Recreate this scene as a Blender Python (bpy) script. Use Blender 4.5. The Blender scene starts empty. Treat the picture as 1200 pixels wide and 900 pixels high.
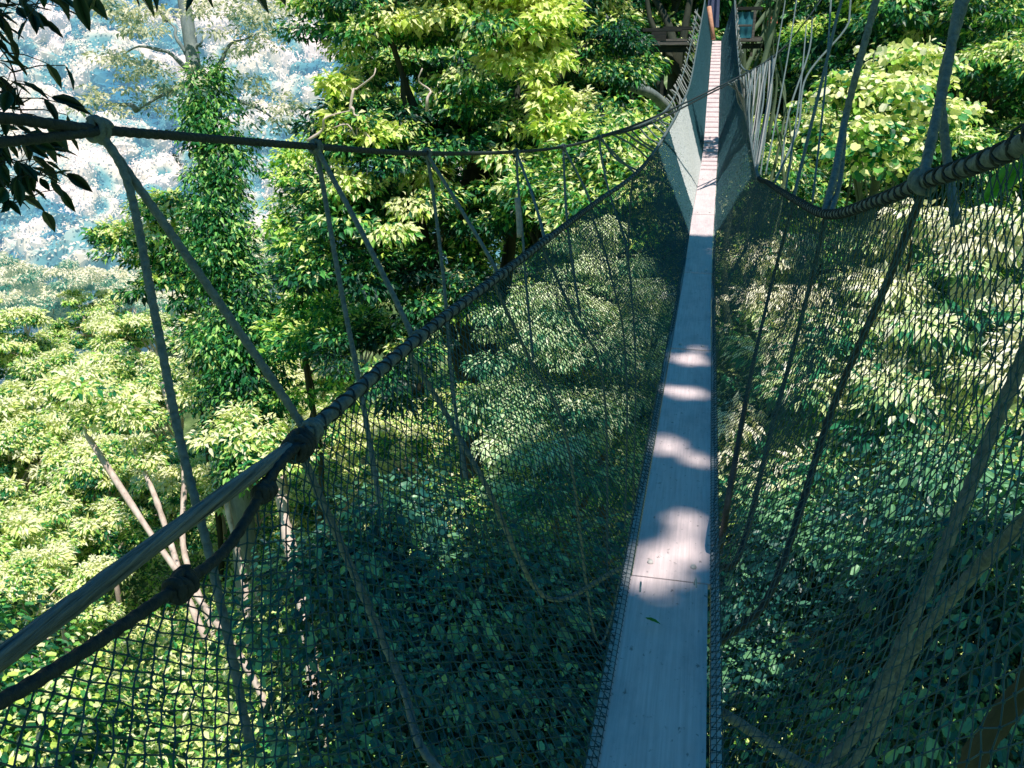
import bpy, math
import numpy as np
from mathutils import Vector

R = np.random.default_rng
C = bpy.context.scene.collection
scene = bpy.context.scene

# ------------------------------------------------------------------ camera
CAM = np.array([0.12, 0.0, 1.6])
YAW, PITCH, F = math.radians(12.4), math.radians(20.3), 1000.0
FW = np.array([-math.sin(YAW)*math.cos(PITCH), math.cos(YAW)*math.cos(PITCH), -math.sin(PITCH)])
RT = np.array([math.cos(YAW), math.sin(YAW), 0.0])
UP = np.cross(RT, FW)

def P(px, py, d):
    return CAM + d*(FW + (px-600)/F*RT + (450-py)/F*UP)
def Px(px, py, x):                      # meets the upright plane at that x
    r = FW + (px-600)/F*RT + (450-py)/F*UP
    return CAM + r*((x-CAM[0])/r[0])
def Pz(px, py, z):
    r = FW + (px-600)/F*RT + (450-py)/F*UP
    return CAM + r*((z-CAM[2])/r[2])

cam = bpy.data.cameras.new('camera'); co = bpy.data.objects.new('camera', cam); C.objects.link(co)
co.location = CAM; co.rotation_euler = (math.pi/2-PITCH, 0, YAW)
cam.sensor_width = 36; cam.lens = 36*F/1200; cam.clip_start = .05; cam.clip_end = 3000
scene.camera = co

# ------------------------------------------------------------------ light
S = np.array([.20, -.27, .94]); S /= np.linalg.norm(S)
sun = bpy.data.lights.new('sun', 'SUN'); sun.energy = 5.0; sun.angle = math.radians(.5); sun.color = (1, .91, .78)
so = bpy.data.objects.new('sun', sun); C.objects.link(so)
so.rotation_euler = Vector(S).to_track_quat('Z', 'Y').to_euler()
w = bpy.data.worlds.new('World'); scene.world = w; w.use_nodes = True
nt = w.node_tree; bg = nt.nodes['Background']
sky = nt.nodes.new('ShaderNodeTexSky'); sky.sky_type = 'NISHITA'; sky.sun_disc = False
sky.sun_elevation = math.asin(S[2]); sky.sun_rotation = math.atan2(S[0], S[1])
sky.air_density = 1.0; sky.dust_density = 1.0
hue = nt.nodes.new('ShaderNodeMix'); hue.data_type = 'RGBA'; hue.blend_type = 'MULTIPLY'; hue.inputs[0].default_value = 1
hue.inputs[7].default_value = (.05, .76, 1.05, 1)
nt.links.new(sky.outputs[0], hue.inputs[6]); nt.links.new(hue.outputs[2], bg.inputs['Color'])
bg.inputs['Strength'].default_value = .098
scene.view_settings.view_transform = 'Standard'; scene.view_settings.look = 'None'; scene.view_settings.exposure = 0
scene.cycles.max_bounces = 5; scene.cycles.diffuse_bounces = 2; scene.cycles.glossy_bounces = 2
scene.cycles.transmission_bounces = 4; scene.cycles.transparent_max_bounces = 4
scene.cycles.sample_clamp_indirect = 4
scene.cycles.use_denoising = True

# ------------------------------------------------------------------ materials
def new_mat(name):
    m = bpy.data.materials.new(name); m.use_nodes = True
    return m, m.node_tree.nodes, m.node_tree.links, m.node_tree.nodes['Principled BSDF']

def ramp(nodes, stops):
    r = nodes.new('ShaderNodeValToRGB'); e = r.color_ramp.elements
    while len(e) < len(stops): e.new(.5)
    for k, (p, c) in enumerate(stops): e[k].position = p; e[k].color = (*c, 1)
    return r

def leaf_mat(name, stops, trans=.3, rough=.45, haze=None, spec=.5, tcol=(1.1, 1.25, .5)):
    m, n, l, b = new_mat(name)
    a = n.new('ShaderNodeAttribute'); a.attribute_name = 'tint'
    r = ramp(n, stops); l.new(a.outputs['Fac'], r.inputs[0])
    g = n.new('ShaderNodeNewGeometry'); tc = n.new('ShaderNodeTexCoord')
    nz = n.new('ShaderNodeTexNoise'); nz.inputs['Scale'].default_value = 40; nz.inputs['Detail'].default_value = 2
    l.new(tc.outputs['Object'], nz.inputs['Vector'])
    mm = n.new('ShaderNodeMapRange'); mm.inputs[3].default_value = .75; mm.inputs[4].default_value = 1.25
    l.new(nz.outputs['Fac'], mm.inputs[0])
    mx = n.new('ShaderNodeVectorMath'); mx.operation = 'SCALE'
    l.new(r.outputs[0], mx.inputs[0]); l.new(mm.outputs[0], mx.inputs['Scale'])
    l.new(mx.outputs[0], b.inputs['Base Color'])
    b.inputs['Roughness'].default_value = rough; b.inputs['Specular IOR Level'].default_value = spec
    t = n.new('ShaderNodeBsdfTranslucent')
    tm = n.new('ShaderNodeVectorMath'); tm.operation = 'MULTIPLY'; tm.inputs[1].default_value = tcol
    l.new(mx.outputs[0], tm.inputs[0]); l.new(tm.outputs[0], t.inputs['Color'])
    ms = n.new('ShaderNodeMixShader'); ms.inputs[0].default_value = trans
    l.new(b.outputs[0], ms.inputs[1]); l.new(t.outputs[0], ms.inputs[2])
    out = n['Material Output']
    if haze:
        em = n.new('ShaderNodeEmission'); em.inputs[0].default_value = (*haze, 1); em.inputs[1].default_value = 1  # haze painted on as an even glow of the leaves
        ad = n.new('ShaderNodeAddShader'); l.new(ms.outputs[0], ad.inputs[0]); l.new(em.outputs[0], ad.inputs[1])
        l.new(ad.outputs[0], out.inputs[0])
    else:
        l.new(ms.outputs[0], out.inputs[0])
    return m

def rough_mat(name, stops, scale=(6, 6, 6), detail=6, rough=.8, bump=.3, bscale=None, haze=None, spec=.3):
    m, n, l, b = new_mat(name)
    tc = n.new('ShaderNodeTexCoord'); mp = n.new('ShaderNodeMapping'); mp.inputs['Scale'].default_value = scale
    l.new(tc.outputs['Object'], mp.inputs[0])
    nz = n.new('ShaderNodeTexNoise'); nz.inputs['Scale'].default_value = 1; nz.inputs['Detail'].default_value = detail
    nz.inputs['Roughness'].default_value = .65
    l.new(mp.outputs[0], nz.inputs['Vector'])
    r = ramp(n, stops); l.new(nz.outputs['Fac'], r.inputs[0]); l.new(r.outputs[0], b.inputs['Base Color'])
    b.inputs['Roughness'].default_value = rough; b.inputs['Specular IOR Level'].default_value = spec
    bp = n.new('ShaderNodeBump'); bp.inputs['Strength'].default_value = bump; bp.inputs['Distance'].default_value = .02
    l.new(nz.outputs['Fac'], bp.inputs['Height']); l.new(bp.outputs[0], b.inputs['Normal'])
    if haze:
        b.inputs['Emission Color'].default_value = (*haze, 1); b.inputs['Emission Strength'].default_value = 1
    return m

M = {}
M['net'] = rough_mat('net_twine', [(.3, (.014, .070, .095)), (.7, (.036, .125, .165))], (30, 30, 30), 2, .7, 0)
M['sunlit_net'] = rough_mat('sunlit_twine', [(.3, (.55, .62, .66)), (.7, (.80, .84, .86))], (30, 30, 30), 2, .7, 0)  # same twine as the net, painted pale to stand for sunlight
M['rope'] = rough_mat('weathered_rope', [(.3, (.065, .11, .125)), (.7, (.19, .25, .27))], (60, 60, 60), 4, .85, .4)
M['dark_rope'] = rough_mat('dark_cable', [(.3, (.010, .022, .030)), (.7, (.035, .055, .065))], (60, 60, 60), 4, .7, .4)
M['pale_rope'] = rough_mat('pale_rope', [(.3, (.20, .23, .24)), (.7, (.42, .42, .42))], (50, 50, 50), 4, .85, .4)
M['hand_rope'] = rough_mat('hand_rope', [(.3, (.05, .085, .10)), (.7, (.17, .23, .25))], (50, 50, 50), 4, .8, .4)
M['pole'] = rough_mat('weathered_pole', [(.36, (.035, .06, .075)), (.46, (.14, .19, .21)), (.62, (.30, .35, .37))], (110, 2.5, 110), 7, .8, 1.0)
M['rail'] = rough_mat('aluminium_rail', [(.3, (.42, .44, .46)), (.7, (.62, .63, .64))], (20, 3, 20), 4, .5, .1)
M['timber'] = rough_mat('grey_timber', [(.3, (.10, .10, .10)), (.7, (.26, .24, .22))], (3, 20, 20), 6, .85, .4)
M['dark_timber'] = rough_mat('dark_timber', [(.3, (.02, .03, .03)), (.7, (.06, .06, .055))], (3, 20, 20), 6, .85, .4)
M['warm_timber'] = rough_mat('warm_timber', [(.3, (.55, .27, .17)), (.7, (.75, .42, .30))], (3, 20, 20), 6, .8, .3)
M['tarp'] = rough_mat('teal_tarp', [(.3, (.02, .14, .20)), (.7, (.05, .24, .32))], (5, 5, 5), 4, .5, .3)
M['blue_cloth'] = rough_mat('blue_cloth', [(.3, (.08, .10, .22)), (.7, (.16, .18, .32))], (9, 9, 3), 4, .8, .4)
M['red_cloth'] = rough_mat('red_cloth', [(.3, (.6, .10, .06)), (.7, (.8, .30, .22))], (9, 9, 9), 4, .7, .3)
M['steel'] = rough_mat('bolt_steel', [(.3, (.5, .5, .5)), (.7, (.7, .7, .7))], (40, 40, 40), 2, .4, .1)
M['bark_dark'] = rough_mat('dark_bark', [(.3, (.018, .030, .026)), (.7, (.07, .075, .055))], (6, 6, 1.5), 8, .9, .8)
M['bark_pale'] = rough_mat('pale_bark', [(.3, (.42, .32, .29)), (.5, (.72, .58, .54)), (.7, (.90, .76, .72))], (5, 5, 1.2), 8, .85, .6)
M['bark_grey'] = rough_mat('grey_bark', [(.3, (.12, .17, .19)), (.7, (.32, .37, .38))], (5, 5, 1.2), 8, .85, .6)
M['bark_moss'] = rough_mat('mossy_bark', [(.3, (.07, .12, .08)), (.7, (.18, .24, .15))], (8, 8, 1.5), 8, .9, .6)
M['soil'] = rough_mat('forest_floor', [(.30, (.03, .06, .03)), (.5, (.14, .22, .08)), (.72, (.55, .58, .36))], (.5, .5, .5), 10, .95, .8)

# plank: scuffed grey-blue board with grain along the walkway
m, n, l, b = new_mat('walkway_board'); M['plank'] = m
tc = n.new('ShaderNodeTexCoord')
def nz(scale, det, rgh=.6):
    mp = n.new('ShaderNodeMapping'); mp.inputs['Scale'].default_value = scale; l.new(tc.outputs['Object'], mp.inputs[0])
    q = n.new('ShaderNodeTexNoise'); q.inputs['Scale'].default_value = 1; q.inputs['Detail'].default_value = det
    q.inputs['Roughness'].default_value = rgh; l.new(mp.outputs[0], q.inputs['Vector']); return q
grain = nz((120, 2.5, 50), 5); blot = nz((6, 3, 4), 6, .7); spots = nz((45, 30, 30), 3)
r1 = ramp(n, [(.25, (.60, .54, .59)), (.5, (.86, .72, .76)), (.8, (.97, .82, .85))]); l.new(blot.outputs['Fac'], r1.inputs[0])
r2 = ramp(n, [(.3, (.80, .80, .80)), (.7, (1.04, 1.04, 1.04))]); l.new(grain.outputs['Fac'], r2.inputs[0])
r3 = ramp(n, [(.28, (.45, .45, .45)), (.36, (1, 1, 1))]); l.new(spots.outputs['Fac'], r3.inputs[0])
def mul(a, c):
    q = n.new('ShaderNodeMix'); q.data_type = 'RGBA'; q.blend_type = 'MULTIPLY'; q.inputs[0].default_value = 1
    l.new(a, q.inputs[6]); l.new(c, q.inputs[7]); return q.outputs[2]
l.new(mul(mul(r1.outputs[0], r2.outputs[0]), r3.outputs[0]), b.inputs['Base Color']); b.inputs['Roughness'].default_value = .6
bp = n.new('ShaderNodeBump'); bp.inputs['Strength'].default_value = .25; bp.inputs['Distance'].default_value = .004
l.new(grain.outputs['Fac'], bp.inputs['Height']); l.new(bp.outputs[0], b.inputs['Normal'])

L = {}  # most ramps paint shaded and sunlit leaf tones side by side
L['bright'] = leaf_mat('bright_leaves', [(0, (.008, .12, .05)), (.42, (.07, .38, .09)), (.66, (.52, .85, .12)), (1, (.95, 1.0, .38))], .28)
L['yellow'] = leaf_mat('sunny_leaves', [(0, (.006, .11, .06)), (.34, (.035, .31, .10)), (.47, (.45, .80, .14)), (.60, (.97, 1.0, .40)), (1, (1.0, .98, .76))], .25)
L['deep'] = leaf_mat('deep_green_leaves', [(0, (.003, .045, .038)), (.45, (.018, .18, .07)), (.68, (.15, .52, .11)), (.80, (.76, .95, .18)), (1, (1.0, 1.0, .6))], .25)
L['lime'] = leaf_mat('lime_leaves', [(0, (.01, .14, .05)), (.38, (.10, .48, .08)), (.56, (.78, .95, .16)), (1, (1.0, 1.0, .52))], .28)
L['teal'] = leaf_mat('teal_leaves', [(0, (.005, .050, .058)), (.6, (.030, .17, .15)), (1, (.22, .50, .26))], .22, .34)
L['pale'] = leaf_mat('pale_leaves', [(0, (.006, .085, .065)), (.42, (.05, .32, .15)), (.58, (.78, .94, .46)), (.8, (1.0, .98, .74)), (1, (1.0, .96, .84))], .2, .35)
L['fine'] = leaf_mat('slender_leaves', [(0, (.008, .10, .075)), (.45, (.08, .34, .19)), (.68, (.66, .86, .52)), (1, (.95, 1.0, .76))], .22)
L['vine'] = leaf_mat('vine_leaves', [(0, (.003, .065, .040)), (.5, (.035, .27, .08)), (.75, (.25, .66, .14)), (1, (.75, .95, .35))], .28)
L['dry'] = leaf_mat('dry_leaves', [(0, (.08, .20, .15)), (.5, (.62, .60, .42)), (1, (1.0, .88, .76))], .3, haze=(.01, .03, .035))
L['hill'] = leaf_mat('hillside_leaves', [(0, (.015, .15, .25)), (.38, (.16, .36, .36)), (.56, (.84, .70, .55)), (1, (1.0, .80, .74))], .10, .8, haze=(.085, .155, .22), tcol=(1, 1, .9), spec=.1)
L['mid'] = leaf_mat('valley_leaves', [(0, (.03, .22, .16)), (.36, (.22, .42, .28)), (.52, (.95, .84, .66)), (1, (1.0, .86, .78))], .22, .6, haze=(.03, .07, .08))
L['fresh'] = leaf_mat('glossy_near_leaves', [(0, (.03, .20, .05)), (1, (.12, .42, .08))], .45, .3)
L['shade'] = leaf_mat('canopy_leaves', [(0, (.006, .030, .020)), (1, (.04, .12, .05))], .12)

# ------------------------------------------------------------------ objects
def mesh_obj(name, V, Fc, mat, parent=None, tint=None, smooth=True, loc=None):
    V = np.asarray(V, np.float32); 
    me = bpy.data.meshes.new(name)
    if isinstance(Fc, np.ndarray):
        k = Fc.shape[1]; nf = len(Fc)
        me.vertices.add(len(V)); me.vertices.foreach_set('co', V.ravel())
        me.loops.add(nf*k); me.loops.foreach_set('vertex_index', Fc.astype(np.int32).ravel())
        me.polygons.add(nf); me.polygons.foreach_set('loop_start', np.arange(nf, dtype=np.int32)*k)
        me.update(calc_edges=True)
    else:
        me.from_pydata(V.tolist(), [], [list(f) for f in Fc])
    me.validate()
    me.polygons.foreach_set('use_smooth', np.full(len(me.polygons), smooth))
    if tint is not None:
        a = me.attributes.new('tint', 'FLOAT', 'POINT'); a.data.foreach_set('value', np.asarray(tint, np.float32))
    me.materials.append(mat)
    o = bpy.data.objects.new(name, me); C.objects.link(o)
    if parent is not None: o.parent = parent
    if loc is not None: o.location = loc
    return o

def tag(o, label, cat, group=None, kind=None):
    if label: o['label'] = label
    if cat: o['category'] = cat
    if group: o['group'] = group
    if kind: o['kind'] = kind
    return o
def thing(name, label, cat, loc=(0, 0, 0), group=None):
    o = bpy.data.objects.new(name, None); C.objects.link(o); o.location = loc; o.empty_display_size = .2
    return tag(o, label, cat, group)

def smooth_curve(pts, n):
    """Catmull-Rom through pts, n samples evenly in length"""
    p = np.asarray(pts, float); q = np.vstack([2*p[0]-p[1], p, 2*p[-1]-p[-2]]); out = []
    for i in range(len(p)-1):
        t = np.linspace(0, 1, 24, endpoint=False)[:, None]
        a, b_, c, d = q[i], q[i+1], q[i+2], q[i+3]
        out.append(.5*(2*b_+(c-a)*t+(2*a-5*b_+4*c-d)*t**2+(3*b_-a-3*c+d)*t**3))
    out = np.vstack(out+[p[-1:]])
    s = np.r_[0, np.cumsum(np.linalg.norm(np.diff(out, axis=0), axis=1))]
    u = np.linspace(0, s[-1], n)
    return np.stack([np.interp(u, s, out[:, k]) for k in range(3)], 1)

def tube(pts, r, sides=8, twist=0, amp=.0, strands=3, caps=True):
    p = np.asarray(pts, float); n = len(p); r = np.broadcast_to(np.asarray(r, float), (n,))
    t = np.gradient(p, axis=0); t /= np.linalg.norm(t, axis=1)[:, None]+1e-12
    a = np.array([0, 0, 1.]) if abs(t[0][2]) < .9 else np.array([1., 0, 0])
    U = np.zeros_like(p); u = a-t[0]*a.dot(t[0]); u /= np.linalg.norm(u)
    for i in range(n):
        u = u-t[i]*u.dot(t[i]); u /= np.linalg.norm(u)+1e-12; U[i] = u
    W = np.cross(t, U); s = np.r_[0, np.cumsum(np.linalg.norm(np.diff(p, axis=0), axis=1))]
    th = np.linspace(0, 2*np.pi, sides, endpoint=False)[None, :]
    rr = r[:, None]*(1+amp*np.cos(strands*(th-twist*s[:, None])))
    V = p[:, None]+rr[..., None]*(np.cos(th)[..., None]*U[:, None]+np.sin(th)[..., None]*W[:, None])
    i = np.arange(n-1)[:, None]*sides; j = np.arange(sides)[None]; k = (j+1) % sides
    Fc = np.stack([i+j, i+k, i+sides+k, i+sides+j], -1).reshape(-1, 4)
    V = V.reshape(-1, 3)
    if caps:
        b0 = len(V); V = np.vstack([V, p[:1], p[-1:]])
        j = np.arange(sides); k = (j+1) % sides; e = (n-1)*sides
        Fc = np.vstack([Fc, np.stack([k, j, np.full(sides, b0), np.full(sides, b0)], 1), np.stack([e+j, e+k, np.full(sides, b0+1), np.full(sides, b0+1)], 1)])
    return V, Fc
def join(parts):
    V = []; Fs = []; k = 0
    for v, f in parts: V.append(v); Fs.append(f+k); k += len(v)
    return np.vstack(V), np.vstack(Fs)
def faces(Fc):                                       # cap triangles were written as doubled corners
    return [tuple(dict.fromkeys(f)) for f in Fc.tolist()]
def tube_obj(name, pts, r, mat, parent=None, **kw):
    V, Fc = tube(pts, r, **kw); return mesh_obj(name, V, faces(Fc), mat, parent)
def rope(pts, r, near=True, n=None):
    ln = np.linalg.norm(np.diff(np.asarray(pts), axis=0), axis=1).sum()
    p = smooth_curve(pts, n or max(8, int(ln/(r*.8 if near else .12))))
    return tube(p, r, 12 if near else 6, 2*np.pi/(r*9)/1.0 if near else 0, .10 if near else 0)
def box(c, s, bev=.0):
    c = np.asarray(c, float); h = np.asarray(s, float)/2
    b = min(bev, *(h*.9)) if bev else 0
    if not b:
        v = np.array([[x, y, z] for x in (-1, 1) for y in (-1, 1) for z in (-1, 1)])*h+c
        f = np.array([[0, 1, 3, 2], [4, 6, 7, 5], [0, 4, 5, 1], [2, 3, 7, 6], [0, 2, 6, 4], [1, 5, 7, 3]])
        return v, f
    import bmesh
    bm = bmesh.new(); bmesh.ops.create_cube(bm, size=1)
    for q in bm.verts: q.co = Vector(np.array(q.co)*2*h)
    bmesh.ops.bevel(bm, geom=list(bm.edges), offset=b, segments=2, affect='EDGES')
    bm.verts.ensure_lookup_table(); v = np.array([q.co for q in bm.verts])+c
    f = [[q.index for q in fc.verts] for fc in bm.faces]; bm.free()
    return v, np.array([x if len(x) == 4 else x+[x[-1]] for x in f])
def box_obj(name, c, s, mat, parent, bev=.006, rot=None):
    v, f = box((0, 0, 0), s, bev)
    if rot is not None: v = v@np.asarray(rot).T
    return mesh_obj(name, v+np.asarray(c), faces(f), mat, parent, smooth=False)

def knot(c, axis, R_, r, turns=2.4, seed=0, sides=8):
    """a coil of rope pulled tight round a line, with one loop crossing it"""
    g = R(seed); axis = np.asarray(axis, float)/np.linalg.norm(axis)
    u = np.cross(axis, [0.3, .2, 1]); u /= np.linalg.norm(u); v = np.cross(axis, u)
    t = np.linspace(0, 1, int(34*turns)); th = t*turns*2*np.pi+g.uniform(0, 6)
    pt = c+(R_+.25*r*np.sin(th*1.7))[:, None]*(np.cos(th)[:, None]*u+np.sin(th)[:, None]*v)+(((t-.5)*turns*r*1.9)+.6*r*np.sin(th*.5))[:, None]*axis
    a = tube(pt, r, sides)
    t = np.linspace(0, 1, 26); th = t*2*np.pi
    pt = c+(R_*1.25*np.cos(th))[:, None]*(u*.5+v*.85)+(turns*r*1.1*np.sin(th))[:, None]*axis+.3*r*u
    return join([a, tube(pt, r*.95, sides)])

# ------------------------------------------------------------------ leaves
def norm(a): return a/(np.linalg.norm(a, axis=-1, keepdims=True)+1e-9)
def leaves(pos, d, nrm, Ln, wr, tint, curl=.12, full=False):
    """pos base point, d pointing direction, nrm face normal. folded pointed blades"""
    d = norm(d); nrm = norm(nrm-d*(nrm*d).sum(-1, keepdims=True)); s = np.cross(d, nrm)
    Ln = Ln[:, None]; W = Ln*wr
    if not full:
        ks = [(0, 0, 0), (.42, -.5, .10), (.48, 0, -.02), (.42, .5, .10), (1, 0, -curl*1.6)]
        q = [[0, 2, 4, 1], [0, 3, 4, 2]]
    else:
        ks = [(-.12, 0, .02), (.14, -.28, .06), (.42, -.5, .05), (.72, -.34, -.03), (1, 0, -curl*1.8), (.72, .34, -.03), (.42, .5, .05), (.14, .28, .06), (.14, 0, 0), (.42, 0, -.03), (.72, 0, -.10)]
        q = [[0, 8, 8, 1], [1, 8, 9, 2], [2, 9, 10, 3], [3, 10, 4, 4], [0, 7, 8, 8], [7, 6, 9, 8], [6, 5, 10, 9], [5, 4, 10, 10]]
    if full == 2:
        aa = [0, .07, .18, .32, .48, .64, .79, .91, 1]; ww = [0, .15, .32, .45, .48, .41, .27, .12, 0]
        ks = [(a, 0, -.03*math.sin(a*3)-curl*1.6*a*a) for a in aa]
        for sg in (-1, 1): ks += [(a, sg*w_, .05*math.sin(a*3)+.015*math.sin(a*23)-curl*1.6*a*a) for a, w_ in zip(aa[1:-1], ww[1:-1])]
        q = []
        for o_ in (8, 15):
            e = [0]+[o_+i for i in range(1, 8)]+[8]
            q += [[i, i+1, e[i+1], e[i]] for i in range(8)]
    V = np.stack([pos+d*Ln*a+s*W*b_+nrm*Ln*c for a, b_, c in ks], 1); k = len(ks); N = len(pos)
    f = np.array(q)[None]+(np.arange(N)*k)[:, None, None]
    return V.reshape(-1, 3), f.reshape(-1, 4), np.repeat(tint, k)

def clumps_of(g, lobes, per):
    out = []; rad = []; par = []
    for (c, r, *o) in lobes:
        c = np.asarray(c, float); r = np.broadcast_to(np.asarray(r, float), (3,)); k = max(3, int(per*(o[0] if o else 1)))
        u = norm(g.normal(size=(k, 3))); u[:, 2] = np.where(g.random(k) < .75, np.abs(u[:, 2]), u[:, 2])
        rr = g.uniform(.35, 1.08, k)**.6
        out.append(c+u*rr[:, None]*r); rad.append(np.full(k, r.mean())); par.append(np.tile(c, (k, 1)))
    return np.vstack(out), np.concatenate(rad), np.vstack(par)

def crown(seed, lobes, n, size, wr=.45, per=40, cs=.24, droop=.35, flat=.36, lean=(0, 0, 0), full=False, tmean=.5, tvar=.2, zg=.25):
    g = R(seed); cl, cr, cp = clumps_of(g, lobes, per)
    k = len(cl); wgt = cr**2; idx = g.choice(k, n, p=wgt/wgt.sum())
    ct = g.normal(0, tvar, k)
    off = g.normal(size=(n, 3)); off /= np.maximum(1, np.linalg.norm(off, axis=1)/1.9)[:, None]
    pos = cl[idx]+off*(cr[idx]*cs)[:, None]*np.array([1, 1, flat])
    out = norm(pos-cp[idx]); loc = norm(off*np.array([1, 1, .3]))
    d = out*.4+loc*.8+g.normal(0, .45, (n, 3))+np.array([0, 0, -droop])+np.array(lean)
    nrm = np.array([0, 0, .75])+S*.25+out*.45+g.normal(0, .50, (n, 3))
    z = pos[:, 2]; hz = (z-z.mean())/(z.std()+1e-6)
    tint = np.clip(tmean+ct[idx]+g.normal(0, .23, n)+zg*.3*hz+.12*off[:, 2], 0, 1)  # upper leaves painted lighter, lower ones darker, the way light would fall
    return leaves(pos, d, nrm, size*g.uniform(.7, 1.25, k)[idx]*g.uniform(.6, 1.3, n), wr, tint, full=full), cl

def ground_z(x, y):
    x = np.asarray(x, float); y = np.asarray(y, float)
    base = -13.5+.32*np.clip(x, -60, 3)+.30*np.clip(x-3, 0, 200)
    base = base+.10*np.clip(y-10, 0, 40)*(x > -40)*np.clip((x+30)/30, 0, 1)
    far = np.clip(np.hypot(x+8, y)-62, 0, 600)
    rise = .34*far+.00022*far**2
    return base+rise+1.1*np.sin(x*.19+1)*np.cos(y*.16)+.5*np.sin(x*.6+y*.4)

def limb(a, b_, r0, r1, g, bend=.12, n=14, up=.15):
    a = np.asarray(a, float); b_ = np.asarray(b_, float); ln = np.linalg.norm(b_-a)
    t = np.linspace(0, 1, 5)[:, None]; p = a+(b_-a)*t
    p[1:-1] += g.normal(0, bend*ln*.25, (3, 3)); p[1:-1, 2] += up*ln*np.sin(np.pi*t[1:-1, 0])
    q = smooth_curve(p, n); rr = np.linspace(r0, r1, n)*(1+.08*g.normal(size=n))
    return tube(q, rr, 7, caps=True)

def tree(name, label, cat, base, fork, r0, lobes, n, size, lm, bark, seed, group=None, limbs=9, top=None, lean_pts=None, **kw):
    """trunk from base to fork, limbs out to leaf clumps, one crown of leaf blades"""
    g = R(seed+500); base = np.asarray(base, float); fork = np.asarray(fork, float)
    t = thing(name, label, cat, base, group)
    (V, Fc, ti), cl = crown(seed, [(np.asarray(c)-base, *o) for c, *o in lobes], n, size, **kw)
    parts = [limb((0, 0, -.3), fork-base, r0, r0*.55, g, .05, 20, 0)]
    for k in g.choice(len(cl), min(limbs, len(cl)), replace=False):
        f = g.uniform(.55, 1.0); st = (fork-base)*f
        parts.append(limb(st, cl[k], r0*.42, r0*.06, g))
    v, f = join(parts); mesh_obj('trunk', v, faces(f), bark, t)
    mesh_obj('crown', V, Fc, lm, t, ti, smooth=False)
    return t

def copy_thing(o, loc, rz, sc, label=None):
    c = o.copy(); C.objects.link(c); c.location = loc; c.rotation_euler = (0, 0, rz); c.scale = (sc, sc, sc)
    if label: c['label'] = label
    for ch in o.children:
        d = ch.copy(); C.objects.link(d); d.parent = c
    return c

# ------------------------------------------------------------------ terrain
ax = np.r_[np.linspace(-1500, -130, 24), np.linspace(-125, 90, 110), np.linspace(95, 1500, 24)]
ay = np.r_[np.linspace(-600, -20, 12), np.linspace(-15, 180, 110), np.linspace(185, 1500, 26)]
X, Y = np.meshgrid(ax, ay); Z = ground_z(X, Y)
V = np.stack([X, Y, Z], -1).reshape(-1, 3); nx = len(ax)
i = (np.arange(len(ay)-1)[:, None]*nx+np.arange(nx-1)).ravel()
go = mesh_obj('ground', V, np.stack([i, i+1, i+nx+1, i+nx], 1), M['soil']); go['kind'] = 'structure'

# ------------------------------------------------------------------ the walkway
deck_px = [(766, 900, 2.08), (818, 320, 8.3), (825, 246, 10.8), (832.5, 179, 15.4), (836, 112, 19.6), (839.7, 48, 25.5)]
dk = [P(*a) for a in deck_px]
DK = np.array([[dk[0][0]-.0, -2.5, .03], [0, 0.3, .01]]+[list(p) for p in dk])
DK[:2, 0] = dk[0][0]
_o = smooth_curve(DK, 500)
def deck(y):
    y = np.asarray(y, float)
    return np.stack([np.interp(y, _o[:, 1], _o[:, 0]), y, np.interp(y, _o[:, 1], _o[:, 2])], -1)
HW = .132                                             # half width of the boards
YEND = dk[-1][1]
bridge = thing('canopy_walkway', 'narrow rope walkway with a single line of grey boards between dark side nets', 'rope bridge', (0, 0, 0))

def strip(y0, y1, x0, x1, z0, z1, n):
    """a bar following the walkway: cross-section x0..x1, z0..z1 about the board centre line"""
    c = deck(np.linspace(y0, y1, n)); v = []
    for dx, dz in ((x0, z0), (x1, z0), (x1, z1), (x0, z1)): v.append(c+np.array([dx, 0, dz]))
    v = np.stack(v, 1).reshape(-1, 3); f = []
    for i in range(n-1):
        for j in range(4): f.append((4*i+j, 4*i+(j+1) % 4, 4*i+4+(j+1) % 4, 4*i+4+j))
    f += [(3, 2, 1, 0), (4*n-4, 4*n-3, 4*n-2, 4*n-1)]
    return v, f
joints = [-2.4, .2, float(Pz(780, 668, .0)[1]), 5.6, float(P(818, 320, 8.3)[1]), 10.9, 13.6, 16.3, 19.0, 21.7, YEND]
g = R(3)
for a, b_ in zip(joints[:-1], joints[1:]):
    v, f = strip(a+(.011 if a > 5 else .004), b_-(.011 if b_ > 5 else .004), -HW, HW, -.022, 0, 24)
    v[:, 0] += g.normal(0, .003)
    pl = mesh_obj('plank', v, f, M['plank'], bridge, smooth=False)
    if a > 1.5:
        for sx in (-.075, .075):
            p = deck(a+.10)+np.array([sx, 0, .004])
            bv, bf = tube([p-[0, 0, .004], p+[0, 0, .001], p+[0, 0, .006]], [.011, .011, .008], 10); mesh_obj('bolt', bv, faces(bf), M['steel'], pl)
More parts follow.
